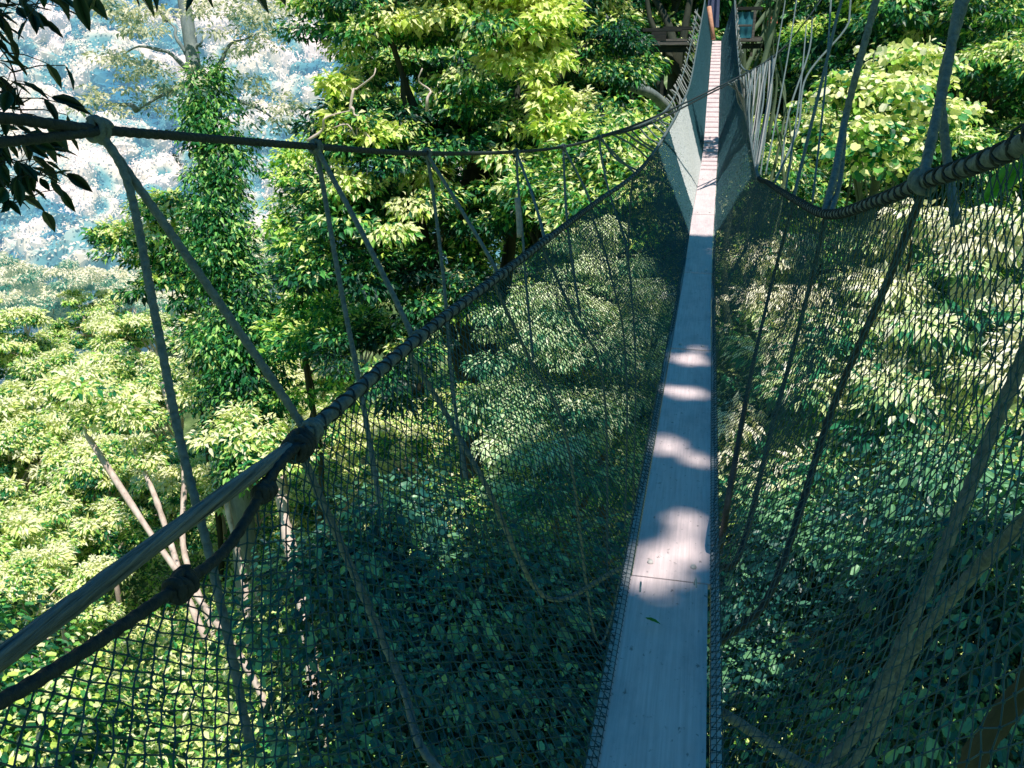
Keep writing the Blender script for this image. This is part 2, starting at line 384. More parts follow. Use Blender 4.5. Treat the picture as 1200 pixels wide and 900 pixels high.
# bright wire ties poking up at the near joint
for q in ((750, 688), (814, 683)):
    p = Pz(q[0], q[1], .02)
    tube_obj('wire_tie', smooth_curve([p+[0, .02, -.02], p+[.002, 0, .02], p+[.004, -.07, .03]], 8), .003, M['steel'], bridge, sides=6)
for sx in (-1, 1):
    x0, x1 = sorted((sx*(HW+.004), sx*(HW+.030)))
    v, f = strip(-2.4, YEND, x0, x1, -.05, .006, 140); mesh_obj('side_rail', v, f, M['rail'], bridge, smooth=False)
for y in np.arange(14.6, YEND-.2, .42):               # raised bars across the steep end
    c = deck(y)+np.array([0, 0, .012]); nx_ = deck(y+.1)-deck(y); an = math.atan2(nx_[2], nx_[1])
    rot = np.array([[1, 0, 0], [0, math.cos(an), -math.sin(an)], [0, math.sin(an), math.cos(an)]])
    box_obj('cross_bar', c, (HW*1.9, .035, .022), M['plank'], bridge, .003, rot)

# ----- hand ropes
LX = -.68
lh = [Px(px, py, LX) for px, py in ((0, 772), (130, 688), (360, 508), (490, 396), (590, 319), (660, 266), (700, 236))]
lh = [lh[0]+(lh[0]-lh[1])*2.2]+lh
def rel(y, dx, dz): return deck(y)+np.array([dx, 0, dz])
lh += [rel(8.2, -.60, .98), rel(10.5, -.52, .98), rel(13.5, -.48, 1.05), rel(17, -.46, 1.1), rel(21, -.44, 1.12), rel(YEND, -.42, 1.15)]
rh = [Px(px, py, .62) for px, py in ((1235, 150), (1200, 168), (1150, 190), (1085, 212), (1030, 235), (970, 251), (932, 234), (900, 214))]
rh = [rh[0]+(rh[0]-rh[1])*1.5+np.array([0, -1.5, .2])]+rh
rh += [rel(9.4, .52, .82), rel(11.5, .48, .92), rel(13.5, .46, 1.0), rel(17, .45, 1.1), rel(21, .43, 1.12), rel(YEND, .42, 1.15)]
LH = smooth_curve(lh, 900); RH = smooth_curve(rh, 900)
def at(curve, y): return np.stack([np.interp(y, curve[:, 1], curve[:, 0]), np.asarray(y, float), np.interp(y, curve[:, 1], curve[:, 2])], -1)
for nm, cv in (('L', LH), ('R', RH)): print(nm, [(round(float(y), 1), np.round(at(cv, y)-deck(y), 2).tolist()) for y in (1, 2, 4, 7, 10, 15, 20)])
# net edge rope sagging below the pole close to the camera
le = [Px(px, py, LX+.01) for px, py in ((-120, 880), (0, 822), (100, 762), (205, 690), (268, 640), (322, 552), (358, 514))]
LE = smooth_curve([le[0]+(le[0]-le[1])]+le, 160)
ysw = float(le[-1][1])
LT = np.vstack([LE[LE[:, 1] < ysw], LH[LH[:, 1] >= ysw]])
LT[:, 1] = np.maximum.accumulate(LT[:, 1]+np.arange(len(LT))*1e-6)

pole_a, pole_b = Px(0, 772, LX-.02), Px(356, 514, LX-.005)
pp = smooth_curve([pole_a+(pole_a-pole_b)*.8, pole_a, (pole_a+pole_b)/2+np.array([0, 0, .004]), pole_b, pole_b+(pole_b-pole_a)*.06], 60)
pv, pf = tube(pp, .0150*(1+.03*R(1).normal(size=60)), 14, 30, .05, 7); mesh_obj('hand_pole', pv, faces(pf), M['pole'], bridge)
v, f = rope(smooth_curve(LE, 40), .010); mesh_obj('edge_rope', v, faces(f), M['dark_rope'], bridge)
v, f = rope(LH[LH[:, 1] >= ysw-.05][::6], .0160, True, 1500); lho = mesh_obj('hand_rope', v, faces(f), M['hand_rope'], bridge)
v, f = rope(RH[::6], .0165, True, 1700); rho = mesh_obj('hand_rope', v, faces(f), M['hand_rope'], bridge)
# lashing that binds net to hand rope: two opposed spirals
def spiral(cv, y0, y1, rad, pitch, hand, r, n):
    c = at(cv, np.linspace(y0, y1, n)); t = np.gradient(c, axis=0); t = norm(t)
    u = norm(np.cross(t, [0, 0, 1.])); w_ = np.cross(u, t)
    s = np.r_[0, np.cumsum(np.linalg.norm(np.diff(c, axis=0), axis=1))]; th = hand*s/pitch*2*np.pi
    return tube(c+rad*(np.cos(th)[:, None]*u+np.sin(th)[:, None]*w_), r, 5)
v, f = join([spiral(LH, ysw, 9, .0178, .085, h, .0024, 1500) for h in (1, -1)]); mesh_obj('lashing', v, faces(f), M['dark_rope'], lho)
v, f = join([spiral(RH, .6, 9, .0185, .075, h, .0026, 1700) for h in (1, -1)]); mesh_obj('lashing', v, faces(f), M['dark_rope'], rho)
# tangles where the edge rope is bound
for q, x, rr in ((( 212, 686), LX+.01, .016), ((350, 522), LX, .024), ((310, 575), LX+.01, .012)):
    p = Px(*q, x); v, f = knot(p, LH[60]-LH[40], rr, .0085, 3.2, int(q[0])); mesh_obj('knot', v, faces(f), M['dark_rope'], lho)

# ----- nets
def net(bottom_x, top, seed, bulge, y0, YEND=YEND, mat='net'):
    g = R(seed); cell = .0195
    ys = [y0]
    while ys[-1] < YEND: ys.append(ys[-1]+cell*(1+max(0, ys[-1]-5)*.05))
    ys = np.array(ys); nt_ = 60; ts = np.linspace(0, 1, nt_)
    B = deck(ys)+np.array([bottom_x, 0, .004]); T = at(top, ys)
    Vg = B[:, None]*(1-ts)[None, :, None]+T[:, None]*ts[None, :, None]
    sg = np.sign(bottom_x)
    wob = 1+.35*np.sin(ys*1.9+seed)+.2*np.sin(ys*4.3)
    bulge = (bulge*np.clip(1-(ys-5)/6, .12, 1))[:, None]
    Vg[..., 0] += sg*bulge*np.sin(np.pi*ts)[None]**.8*wob[:, None]
    Vg[..., 2] -= .5*bulge*np.sin(np.pi*ts)[None]*wob[:, None]
    # uneven strands: slow drift plus small jitter
    for k in range(3):
        fx, ft, ph = g.uniform(1.5, 5), g.uniform(3, 9), g.uniform(0, 6)
        Vg[..., 1] += .007*np.sin(fx*ys[:, None]+ft*ts[None]+ph); Vg[..., 2] += .006*np.sin(fx*1.3*ys[:, None]-ft*ts[None]+ph)
    Vg[:, 1:-1] += g.normal(0, .0020, Vg[:, 1:-1].shape)
    di = norm(np.gradient(Vg, axis=0)); dj = norm(np.gradient(Vg, axis=1)); nn = norm(np.cross(di, dj))
    ns = len(ys); parts = []; rad = (.00175 if bottom_x < 0 else .00145)*(1+np.clip(ys-4, 0, 30)*.17)
    I, J = np.meshgrid(np.arange(ns), np.arange(nt_), indexing='ij'); even = (I+J) % 2 == 0
    for dj_ in (1, -1):
        ok = even & (I < ns-1) & (J+dj_ >= 0) & (J+dj_ < nt_); a_ = (I[ok], J[ok]); b_ = (I[ok]+1, J[ok]+dj_)
        A, B_ = Vg[a_], Vg[b_]; n_ = nn[a_]; t_ = norm(B_-A); w_ = np.cross(t_, n_); rr = rad[a_[0]][:, None]
        ring = np.stack([e+rr*(math.cos(h)*n_+math.sin(h)*w_) for e in (A, B_) for h in (0, 2.094, 4.189)], 1)
        q = np.array([[0, 1, 4, 3], [1, 2, 5, 4], [2, 0, 3, 5]])
        parts.append((ring.reshape(-1, 3), (q[None]+(np.arange(len(A))*6)[:, None, None]).reshape(-1, 4)))
    # a knot at every crossing of the near net
    near = Vg[even & (ys[:, None] < 5.5)]
    cube = np.array([[x, y, z] for x in (-1, 1) for y in (-1, 1) for z in (-1, 1)])*.0021
    kv = (near[:, None]+cube).reshape(-1, 3)
    kf = np.array([[0, 1, 3, 2], [4, 6, 7, 5], [0, 4, 5, 1], [2, 3, 7, 6], [0, 2, 6, 4], [1, 5, 7, 3]])
    parts.append((kv, (kf[None]+(np.arange(len(near))*8)[:, None, None]).reshape(-1, 4)))
    V, Fc = join(parts)
    return mesh_obj('side_net', V, Fc, M[mat], bridge, smooth=True)
net(-(HW+.006), LT, 11, .07, .35, 11.2)
net(-(HW+.006), LT, 11, .07, 11.22, 15.2, 'sunlit_net')['label'] = 'stretch of side net with sunlight painted into its pale colour'
net(-(HW+.006), LT, 11, .07, 15.22)
net(HW+.006, RH, 12, .09, .55)
# net wrapped round the rails
for sx in (-1, 1):
    ys = np.arange(.5, 9, .028); c = deck(ys); parts = []
    for i in range(len(ys)):
        b_ = c[i]; j = .01
        pts = np.array([[sx*(HW-.002), 0, .004], [sx*(HW+.004), .003, .0095], [sx*(HW+.018), .008, .010], [sx*(HW+.033), j, .007], [sx*(HW+.035), .013, -.03]])+b_
        parts.append(tube(pts, .0011, 4, caps=False))
    for dx, dz in ((.002, .010), (.017, .0105), (.033, .007)): parts.append(tube(c+np.array([sx*(HW+dx), 0, dz]), .0012, 4, caps=False))
    v, f = join(parts); mesh_obj('rail_net', v, f, M['net'], bridge)

# ----- support cables and hangers
CX = -1.10
cab = [Px(px, py, CX) for px, py in ((-160, 128), (0, 138), (115, 152), (240, 162), (370, 172), (500, 180), (605, 178))]
cab += [P(660, 172, 6.6), P(702, 161, 7.6), P(760, 140, 9.0), P(829, 108, 10.8), P(893, 75, 12.6), P(925, 48, 13.8), P(962, 0, 15.6), P(985, -40, 16.6)]
v, f = rope(cab, .0105); mesh_obj('support_cable', v, faces(f), M['dark_rope'], bridge)
K = [cab[2], cab[4], cab[5], cab[6], cab[7], cab[8]]
cab2 = [Px(-160, 182, CX), Px(-60, 172, CX), Px(30, 164, CX), Px(100, 156, CX+.005), Px(118, 153, CX+.01)]
v, f = rope(cab2, .0095); mesh_obj('support_cable', v, faces(f), M['dark_rope'], bridge)
cab3 = [p+np.array([0, 0, -.05+.02*math.sin(i)]) for i, p in enumerate(cab[9:13])]
v, f = rope([cab[8]]+cab3, .010); mesh_obj('support_cable', v, faces(f), M['dark_rope'], bridge)

def hanger(pts, r, mat, kn=None, near=True, krad=.013, seed=0):
    v, f = rope(pts, r, near); h = mesh_obj('hanger_rope', v, faces(f), mat, bridge)
    for k_, ax_ in (kn or []):
        kv, kf = knot(np.asarray(k_), ax_, krad, r*.8, 2.3, seed, 8); mesh_obj('knot', kv, faces(kf), mat, h)
    return h
cd = K[1]-K[0]
# (knot, hand-rope pixel, lower pixel of the inner rope, way points of the outer rope)
hs = [(K[0], (365, 505), [(405, 650), (470, 800), (512, 900)], [(150, 215), (180, 360), (212, 520), (243, 640), (270, 760), (292, 870)], .0090),
      (K[1], (490, 396), [(520, 480), (570, 570), (640, 700)], [(378, 215), (398, 330), (425, 470), (445, 590)], .0085),
      (K[2], (588, 321), [(620, 420), (665, 520), (725, 650)], [(508, 230), (520, 330), (530, 450), (545, 560)], .0082),
      (K[3], (642, 279), [(672, 370), (710, 470), (752, 590)], [(607, 215), (612, 270), (618, 350), (625, 420)], .0085),
      (K[4], (690, 243), [(715, 320), (745, 410), (775, 500)], [(661, 195), (663, 240), (668, 290), (680, 370)], .010),
      (K[5], (735, 208), [(750, 270), (772, 340), (790, 420)], [(705, 185), (715, 230), (732, 280), (740, 340)], .010)]
for i, (k_, hp, low, outer, r) in enumerate(hs):
    a = Px(hp[0], hp[1], LX) if i < 4 else at(LH, {4: 6.6, 5: 8.0}[i])
    y = a[1]; dep = (a-CAM).dot(FW)
    xs = np.linspace(LX+.0, -.22, len(low)+1)[1:]
    pts = [k_, (k_+a)/2+np.array([.01, .0, -.02]), a+np.array([-.022, 0, .01])]
    lowp = []
    for (lx, ly), x in zip(low, xs):
        q = Px(lx, ly, x-.10); q[1] = min(q[1], y+1.4); lowp.append(q)
    lowp.append(deck(lowp[-1][1]+.1)+np.array([-.17, 0, -.04]))
    hanger(pts+[a+np.array([-.03, .0, -.05])]+lowp, r, M['rope'], [(k_, cd), (a, cd)] if i < 4 else [(k_, cd)], i < 4, .020 if i == 0 else .017, i)
    dk_ = (k_-CAM).dot(FW)
    op = [P(px, py, dk_*(1-.02*j)) for j, (px, py) in enumerate(outer)]
    hanger([k_]+op, r*.95, M['rope'], None, i < 4, seed=i+20)
# a loose pale end hanging beside the fourth hanger
tube_obj('rope_tail', smooth_curve([P(606, 232, 5.1), P(608, 255, 5.1), P(609, 278, 5.1)], 10), .017, M['pale_rope'], bridge, sides=8)

# right-hand hangers close to the camera
RX = .66
def rpts(seq, xs): return [Px(px, py, x) for (px, py), x in zip(seq, xs)]
hanger(rpts([(1150, -90), (1125, 0), (1108, 90), (1086, 190), (1082, 222)], [.80, .74, .70, .64, .62]), .0125, M['rope'], [(Px(1083, 212, .62), RH[200]-RH[180])], True, .022, 31)
hanger(rpts([(1158, -90), (1128, 10), (1104, 95), (1106, 150), (1112, 200), (1120, 260)], [.81, .745, .71, .72, .73, .72]), .0115, M['rope'], None, True)
kk = Px(990, 142, .74)
hanger(rpts([(1050, -90), (1024, 10), (1004, 85), (990, 142), (980, 196), (966, 252)], [.88, .82, .77, .74, .68, .62]), .016, M['rope'], [(kk, [.3, .2, 1])], True, .018, 33)
hanger(rpts([(990, 142), (988, 180), (984, 214), (974, 250)], [.745, .74, .71, .63]), .011, M['rope'])
hanger([P(1008, -60, 7), P(985, 5, 6.9), P(968, 75, 6.7), P(940, 190, 6.4), P(930, 232, 6.2)], .013, M['rope'], None, False)
hanger([P(1000, -60, 10.6), P(996, 10, 10.5), P(990, 35, 10.4), P(945, 90, 10.2), P(935, 150, 9.6), P(908, 214, 8.6)], .013, M['rope'], None, False)
hanger([P(952, 20, 14.2), P(948, 60, 13), P(925, 130, 11.5), P(915, 200, 9.4)], .014, M['rope'], None, False)
for a_, b_, d0, d1 in (((938, -30), (897, 205), 13, 9.2), ((925, -30), (884, 196), 14, 10), ((975, -20), (952, 238), 8.5, 6.4), ((945, 30), (921, 222), 12, 7.6), ((905, 66), (891, 205), 12.9, 9.6)):
    A_, B2_ = P(*a_, d0), P(*b_, d1); hanger([A_, (A_+B2_)/2+np.array([.02, 0, -.03]), B2_], .010, M['rope'], None, False)
# lower right ropes passing outside the net down to the rails
for seq, xs, r in ((((1085, 215), (1040, 330), (975, 480), (905, 690)), (.62, .60, .52, .36), .011), (((1215, 380), (1165, 500), (1085, 690), (985, 880)), (.66, .63, .55, .45), .012),
                   (((968, 254), (940, 370), (905, 500), (870, 640)), (.62, .60, .48, .30), .011), (((930, 236), (905, 330), (882, 430), (858, 560)), (.60, .56, .42, .25), .011),
                   (((1260, 560), (1190, 620), (1080, 745), (985, 905)), (.70, .72, .66, .55), .0145)):
    q = [Px(px, py, x+.05) for (px, py), x in zip(seq, xs)]
    hanger(q+[deck(q[-1][1]+.02)+np.array([.17, 0, -.05])], r, M['dark_rope'] if r < .012 else M['hand_rope'], None, True)

# dense hangers of the far half
g = R(8)
upL = smooth_curve([P(705, 160, 8.0), P(765, 140, 10.4), P(788, 118, 13.2), P(803, 78, 17.5), P(812, 40, 21.5), P(818, 8, YEND)], 300)
v, f = rope(upL[::8], .018, False); mesh_obj('support_cable', v, faces(f), M['hand_rope'], bridge)
upR = smooth_curve([P(905, 66, 12.9), P(880, 84, 14.5), P(866, 70, 18), P(862, 30, 22.5), P(862, -4, YEND)], 300)
v, f = rope(upR[::8], .018, False); mesh_obj('support_cable', v, faces(f), M['hand_rope'], bridge)
for k_, y in enumerate(np.linspace(8.3, 24.6, 40)):
    a = at(upL, y+g.normal(0, .05)); b_ = at(LH, y+g.normal(0, .12)); 
    if a[2] < b_[2]+.08: a[2] = b_[2]+.25
    hanger([a, (a+b_)/2+g.normal(0, .02, 3), b_], g.uniform(.008, .013), M['pale_rope'] if y > 12 else M['rope'], None, False)
for k_, t in enumerate(np.linspace(0, 1, 30)):
    a = P(856+52*(1-t)+g.normal(0, 1), 98-30*(1-t), 11.2+1.6*(1-t)); b_ = at(RH, 9.4+4.6*t+g.normal(0, .1))
    hanger([a, (a+b_)/2+g.normal(0, .03, 3), b_], g.uniform(.008, .014), M['pale_rope'] if k_ % 3 == 0 else M['rope'], None, False)
for k_, y in enumerate(np.linspace(14.5, 24.6, 22)):
    a = at(upR, y); b_ = at(RH, y+g.normal(0, .12))
    if a[2] < b_[2]+.08: a[2] = b_[2]+.25
    hanger([a, (a+b_)/2+g.normal(0, .02, 3), b_], g.uniform(.008, .013), M['pale_rope'], None, False)

# fallen leaf on the boards
p = Pz(756, 724, .008)
(v, f, ti) = leaves(np.array([p]), np.array([[.9, -.2, .02]]), np.array([[0, .1, 1.]]), np.array([.05]), .38, np.array([.4]), full=2)
tag(mesh_obj('fallen_leaf', v, faces(f), L['fresh'], None, ti), 'small green fallen leaf lying on the walkway boards', 'leaf')

# ------------------------------------------------------------------ far platform
E = deck(YEND)
pt = thing('tree_platform', 'dark timber platform in the trees where the rope walkway ends', 'platform', E)
def pb(name, px, py, d, s, mat, rz=0, bev=.01, parent=pt):
    c = P(px, py, d)-E; cz, sz = math.cos(rz), math.sin(rz)
    return box_obj(name, c, s, mat, parent, bev, [[cz, -sz, 0], [sz, cz, 0], [0, 0, 1]])
for k in range(5): pb('floor_board', 787+k*.4, 52-k*1.3, 25.0+k*.28, (1.25, .24, .05), M['timber'], .03)
pb('floor_beam', 787, 58, 25.1, (1.3, .12, .16), M['dark_timber'], .03)
pb('floor_beam', 787, 54, 26.2, (1.3, .12, .16), M['dark_timber'], .03)
for px, y0, y1 in ((765, 40, 75), (778, 60, 130), (808, 40, 150)): 
    a, b_ = P(px, y0, 25.3)-E, P(px, y1, 25.3)-E
    b_[0:2] = a[0:2]; box_obj('post', (a+b_)/2, (.10, .10, np.linalg.norm(a-b_)), M['dark_timber'], pt, .01)
for px, py in ((766, 35), (790, 33)): pb('guard_rail', px+10, py, 25.2, (1.15, .06, .10), M['dark_timber'], .03)
pb('guard_panel', 772, 42, 25.7, (.45, .04, .40), M['dark_timber'])
for k in range(4): pb('floor_board', 874, 48-k*1.2, 25.6+k*.26, (.95, .24, .05), M['timber'])
pb('floor_beam', 874, 54, 25.7, (.95, .10, .15), M['dark_timber'])
pb('guard_rail', 876, 10, 25.9, (.9, .06, .10), M['dark_timber']); pb('guard_rail', 870, 30, 25.7, (.55, .05, .06), M['timber'])
for px, y0, y1 in ((885, 12, 66), (862, 5, 60)):
    a, b_ = P(px, y0, 25.55)-E, P(px, y1, 25.55)-E; b_[:2] = a[:2]
    box_obj('post', (a+b_)/2, (.08, .08, np.linalg.norm(a-b_)), M['timber'], pt, .01)
gx = np.linspace(0, 1, 16); gz = np.linspace(0, 1, 10); GX, GZ = np.meshgrid(gx, gz)
V = np.stack([GX*.56, .03*np.sin(GX*17)*(1-.4*GZ)+.02*np.sin(GZ*9), -GZ*.78], -1).reshape(-1, 3)
i = (np.arange(9)[:, None]*16+np.arange(15)).ravel(); grid = np.stack([i, i+1, i+17, i+16], 1)
mesh_obj('tarp_panel', V+(P(864, 14, 26)-E), grid, M['tarp'], pt)
a, b_ = P(831, 8, 25.0)-E, P(836, 46, 25.0)-E
tube_obj('warm_post', [a, (a+b_)/2, b_], .065, M['warm_timber'], pt, sides=8)
V = np.stack([(GX-.5)*(.30+.12*GZ), .05*np.sin(GX*14), -GZ*1.15], -1).reshape(-1, 3)
tag(mesh_obj('hanging_cloth', V, grid, M['blue_cloth'], None, loc=P(838, -16, 25.9)), 'dull blue cloth hanging at the top end of the walkway', 'cloth')
g = R(5); u = norm(g.normal(size=(60, 3)))
import bmesh as _b
bm = _b.new(); _b.ops.create_icosphere(bm, subdivisions=3, radius=.15)
for q in bm.verts:
    q.co = Vector((q.co.x*1.0*(1-.35*(q.co.z/.15 > .5)), q.co.y*.8, q.co.z*1.25)); q.co += q.co.normalized()*.018*math.sin(q.co.z*60+q.co.x*40)
me = bpy.data.meshes.new('red_bundle'); bm.to_mesh(me); bm.free(); me.materials.append(M['red_cloth'])
o = bpy.data.objects.new('red_bundle', me); C.objects.link(o); o.location = P(905, 25, 25)
tag(o, 'small pinkish red bundle hung beside the right side of the far platform', 'bundle')

# ------------------------------------------------------------------ trees
def gz_(p): return np.array([p[0], p[1], float(ground_z(p[0], p[1]))])
def lob(px, py, d, r, *o): return (P(px, py, d), r, *o)

# tall tree wrapped in vines, left
b0 = P(262, 470, 26); b0 = gz_(b0); fk = P(228, 60, 26)
iv = thing('vine_covered_tree', 'tall slim tree with its trunk wrapped in a thick green column of vines', 'tree', b0)
g = R(40)
tp = smooth_curve([b0, (b0*.6+P(268, 420, 26)*.4), P(262, 330, 26), P(240, 180, 26), P(226, 70, 26), P(214, -10, 26), P(206, -60, 26)], 60)-b0
parts = [tube(tp, np.linspace(.42, .17, 60), 10)]
for a, b_ in (((228, 80), (196, 25)), ((226, 70), (238, 45)), ((196, 25), (178, 5)), ((218, 15), (250, -20)), ((232, 110), (160, 130)), ((236, 130), (330, 150)), ((232, 100), (300, 40)), ((228, 90), (150, 60)), ((160, 130), (120, 125))):
    parts.append(limb(P(*a, 26)-b0, P(*b_, 26+g.uniform(-.6, .6))-b0, .09, .02, g, .2))
v, f = join(parts); mesh_obj('trunk', v, faces(f), M['bark_grey'], iv)
lobes = []
for py in range(105, 560, 22):
    cx = np.interp(py, [100, 180, 330, 440, 560], [236, 243, 268, 288, 300]); rw = np.interp(py, [100, 180, 300, 420, 560], [.6, .85, 1.05, 1.2, 1.15])
    lobes.append((P(cx+g.normal(0, 9), py, 25.7)-b0, (rw*g.uniform(.75, 1.15), rw*.9, .9)))
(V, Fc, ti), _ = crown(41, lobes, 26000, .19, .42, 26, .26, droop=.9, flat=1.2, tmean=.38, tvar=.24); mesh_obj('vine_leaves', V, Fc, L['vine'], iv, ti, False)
lobes = [(P(px, py, 26+g.normal(0, 1))-b0, r) for px, py, r in ((150, 90, 1.0), (175, 40, .9), (120, 130, .7), (260, 20, 1.0), (300, 60, .9), (320, 130, .8), (215, 110, .9), (180, 130, .7), (280, 110, .6), (140, 20, .8), (330, 30, 1.1))]
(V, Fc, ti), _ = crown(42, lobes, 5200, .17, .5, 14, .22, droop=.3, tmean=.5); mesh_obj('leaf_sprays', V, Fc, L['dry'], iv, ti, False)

# small tree to the left of it
p = P(205, 300, 30)
tree('slope_tree', 'dark green slender tree just left of the vine covered trunk', 'tree', gz_(p), P(222, 330, 30), .12,
     [lob(170, 290, 30, (1.7, 1.3, .9)), lob(205, 340, 30, (1.3, 1.2, 1.2)), lob(190, 250, 30, (1.2, 1, .7)), lob(240, 400, 30, (1.0, 1, 1.2)), lob(140, 280, 30, (.9, .9, .5))], 9000, .24, L['deep'], M['bark_dark'], 60, per=22, cs=.26, tmean=.55)

# the big leafy tree in the middle
D = 19
big = [lob(430, 60, D, (1.6, 1.5, 1.6)), lob(490, 30, D, (1.7, 1.5, 1.8)), lob(560, 60, D, (1.6, 1.4, 1.6)), lob(430, 180, D, (1.2, 1.2, 1.3)), lob(405, 330, D, (1.2, 1.2, 1.5)), lob(455, 260, D, (1.5, 1.4, 1.6)),
       lob(540, 190, D+.6, (1.7, 1.3, 1.8)), lob(590, 290, D+1, (1.6, 1.2, 1.7)), lob(520, 360, D+1, (1.6, 1.2, 1.4)), lob(440, 430, D, (1.3, 1.2, 1.2)), lob(380, 260, D, (.8, .8, 1.1)), lob(640, 200, D+1.3, (1.3, 1.2, 1.8)), lob(690, 90, D+2, (1.5, 1.2, 1.6)), lob(670, 10, D+2, (1.6, 1.2, 1.0))]
p = P(560, 420, D+1.2)
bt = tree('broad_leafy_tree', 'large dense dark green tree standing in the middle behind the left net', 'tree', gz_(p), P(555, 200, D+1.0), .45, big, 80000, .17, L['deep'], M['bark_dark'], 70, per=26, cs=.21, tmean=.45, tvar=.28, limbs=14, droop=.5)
base = np.array(bt.location)
(V, Fc, ti), _ = crown(72, [(P(*a, 18.2)-base, r) for *a, r in ((590, 15, .7), (640, 30, .8), (625, 60, .7), (600, 75, .5), (645, 95, .45), (640, 130, .45), (655, 155, .5), (635, 165, .4), (530, 20, .6), (470, 30, .5), (405, 160, .5), (440, 165, .5), (410, 215, .4), (395, 110, .4))], 8000, .21, .5, 12, .3, droop=.35, tmean=.82, tvar=.12)
mesh_obj('sunlit_sprays', V, Fc, L['lime'], bt, ti, False)  # leaves of the same tree, painted lime as if caught by sun
for a, b_ in (((360, 165), (410, 130)), ((410, 130), (440, 80)), ((440, 170), (390, 150)), ((500, 130), (495, 80)), ((410, 130), (430, 140))):
    v, f = limb(P(*a, 17.8)-base, P(*b_, 17.6)-base, .035, .012, R(a[0]), .5); mesh_obj('bare_branch', v, faces(f), M['bark_pale'], bt)

# bright green tree between vine tree and the big one
p = P(345, 330, 23)
tree('young_leafy_tree', 'yellow-green small tree between the vine column and the big dark tree', 'tree', gz_(p), P(350, 300, 23), .12,
     [lob(350, 240, 23, (.8, .9, 1.1)), lob(368, 190, 23, (.9, .9, .9)), lob(335, 280, 23, (.7, .8, .8)), lob(372, 330, 23, (1, 1, 1.2)), lob(350, 420, 23, (1.1, 1, 1.3)), lob(390, 400, 22, (1, 1, 1.2))], 11000, .19, L['bright'], M['bark_dark'], 80, per=26, cs=.26, tmean=.5)

# drooping slender-leaved tree under the left net
D = 13
p = P(670, 470, D+.8)
tree('drooping_leaf_tree', 'pale green tree with slender drooping leaves seen through the left net', 'tree', gz_(p), P(670, 420, D+.8), .16,
     [lob(650, 400, D, (1.2, 1.1, .9)), lob(610, 470, D, (1.0, 1, .8)), lob(690, 440, D, (1.1, 1, .9)), lob(735, 380, D+.5, (.9, .9, .8)), lob(640, 520, D-.8, (1.2, 1, .7)), lob(715, 530, D-.6, (1.1, 1, .8)), lob(760, 460, D, (.8, .8, .9)), lob(600, 400, D+.6, (.8, .8, .6)), lob(700, 320, D+1.5, (.9, .9, .8)), lob(660, 580, D-1.5, (1.1, .9, .7))],
     32000, .145, L['fine'], M['bark_dark'], 90, per=10, cs=.20, zg=.5, wr=.27, droop=.8, tmean=.6, tvar=.22)
p = P(735, 250, 17)
tree('rounded_tree', 'mid green rounded tree beside the far half of the left net', 'tree', gz_(p), P(735, 230, 17), .16,
     [lob(715, 215, 17, (1.1, 1, 1)), lob(760, 250, 16, (.8, .9, 1)), lob(690, 260, 16.5, (.9, .9, .9)), lob(735, 180, 18, (.9, .9, .8)), lob(640, 240, 18, (.8, .9, 1.0))], 16000, .16, L['deep'], M['bark_dark'], 95, per=30, cs=.24, tmean=.62)

# bright bush behind the right hand rope
D = 10.2
p = P(1030, 230, D+.3)
tree('sunlit_broadleaf_tree', 'brilliantly sunlit pale tree with broad leaves behind the right hand rope', 'tree', gz_(p), P(1030, 190, D+.3), .10,
     [lob(1040, 120, D, (.68, .6, .38)), lob(985, 125, D, (.42, .5, .32)), lob(1010, 165, D-.3, (.55, .5, .3)), lob(1080, 150, D-.2, (.5, .5, .3)), lob(1060, 80, D+.4, (.55, .5, .28)), lob(1115, 130, D, (.32, .4, .12)), lob(1030, 190, D-.4, (.45, .4, .2))], 4300, .125, L['yellow'], M['bark_moss'], 100, per=26, cs=.26, wr=.62, full=True, tmean=.60, tvar=.14, droop=.6)

# foliage below on the right
D = 9.6
tree('spreading_canopy_tree', 'wide sunlit tree canopy with small glossy leaves below the right net', 'tree', gz_(P(1010, 470, D+1)), P(1010, 430, D+1), .2,
     [lob(900, 350, D+1.5, (1.0, 1, .7)), lob(980, 340, D+1.2, (1.0, 1, .7)), lob(1080, 320, D+.6, (1.0, 1, .7)), lob(1170, 290, D, (1.0, 1, .7)), lob(880, 440, D+.6, (.9, 1, .7)), lob(970, 430, D, (1.1, 1, .7)), lob(1070, 410, D-.5, (1.0, 1, .7)), lob(1170, 390, D-.9, (.9, 1, .7)), lob(920, 520, D-.6, (1, 1, .7)), lob(1020, 510, D-1, (1, 1, .7)), lob(1120, 480, D-1.4, (.9, 1, .7)), lob(870, 560, D-.5, (.7, .8, .6)), lob(960, 590, D-1.2, (.9, .8, .6)), lob(1210, 460, D-1.6, (.8, .9, .6))],
     27000, .135, L['pale'], M['bark_dark'], 110, per=9, cs=.19, wr=.44, zg=.55, tmean=.66, tvar=.30, droop=.6)

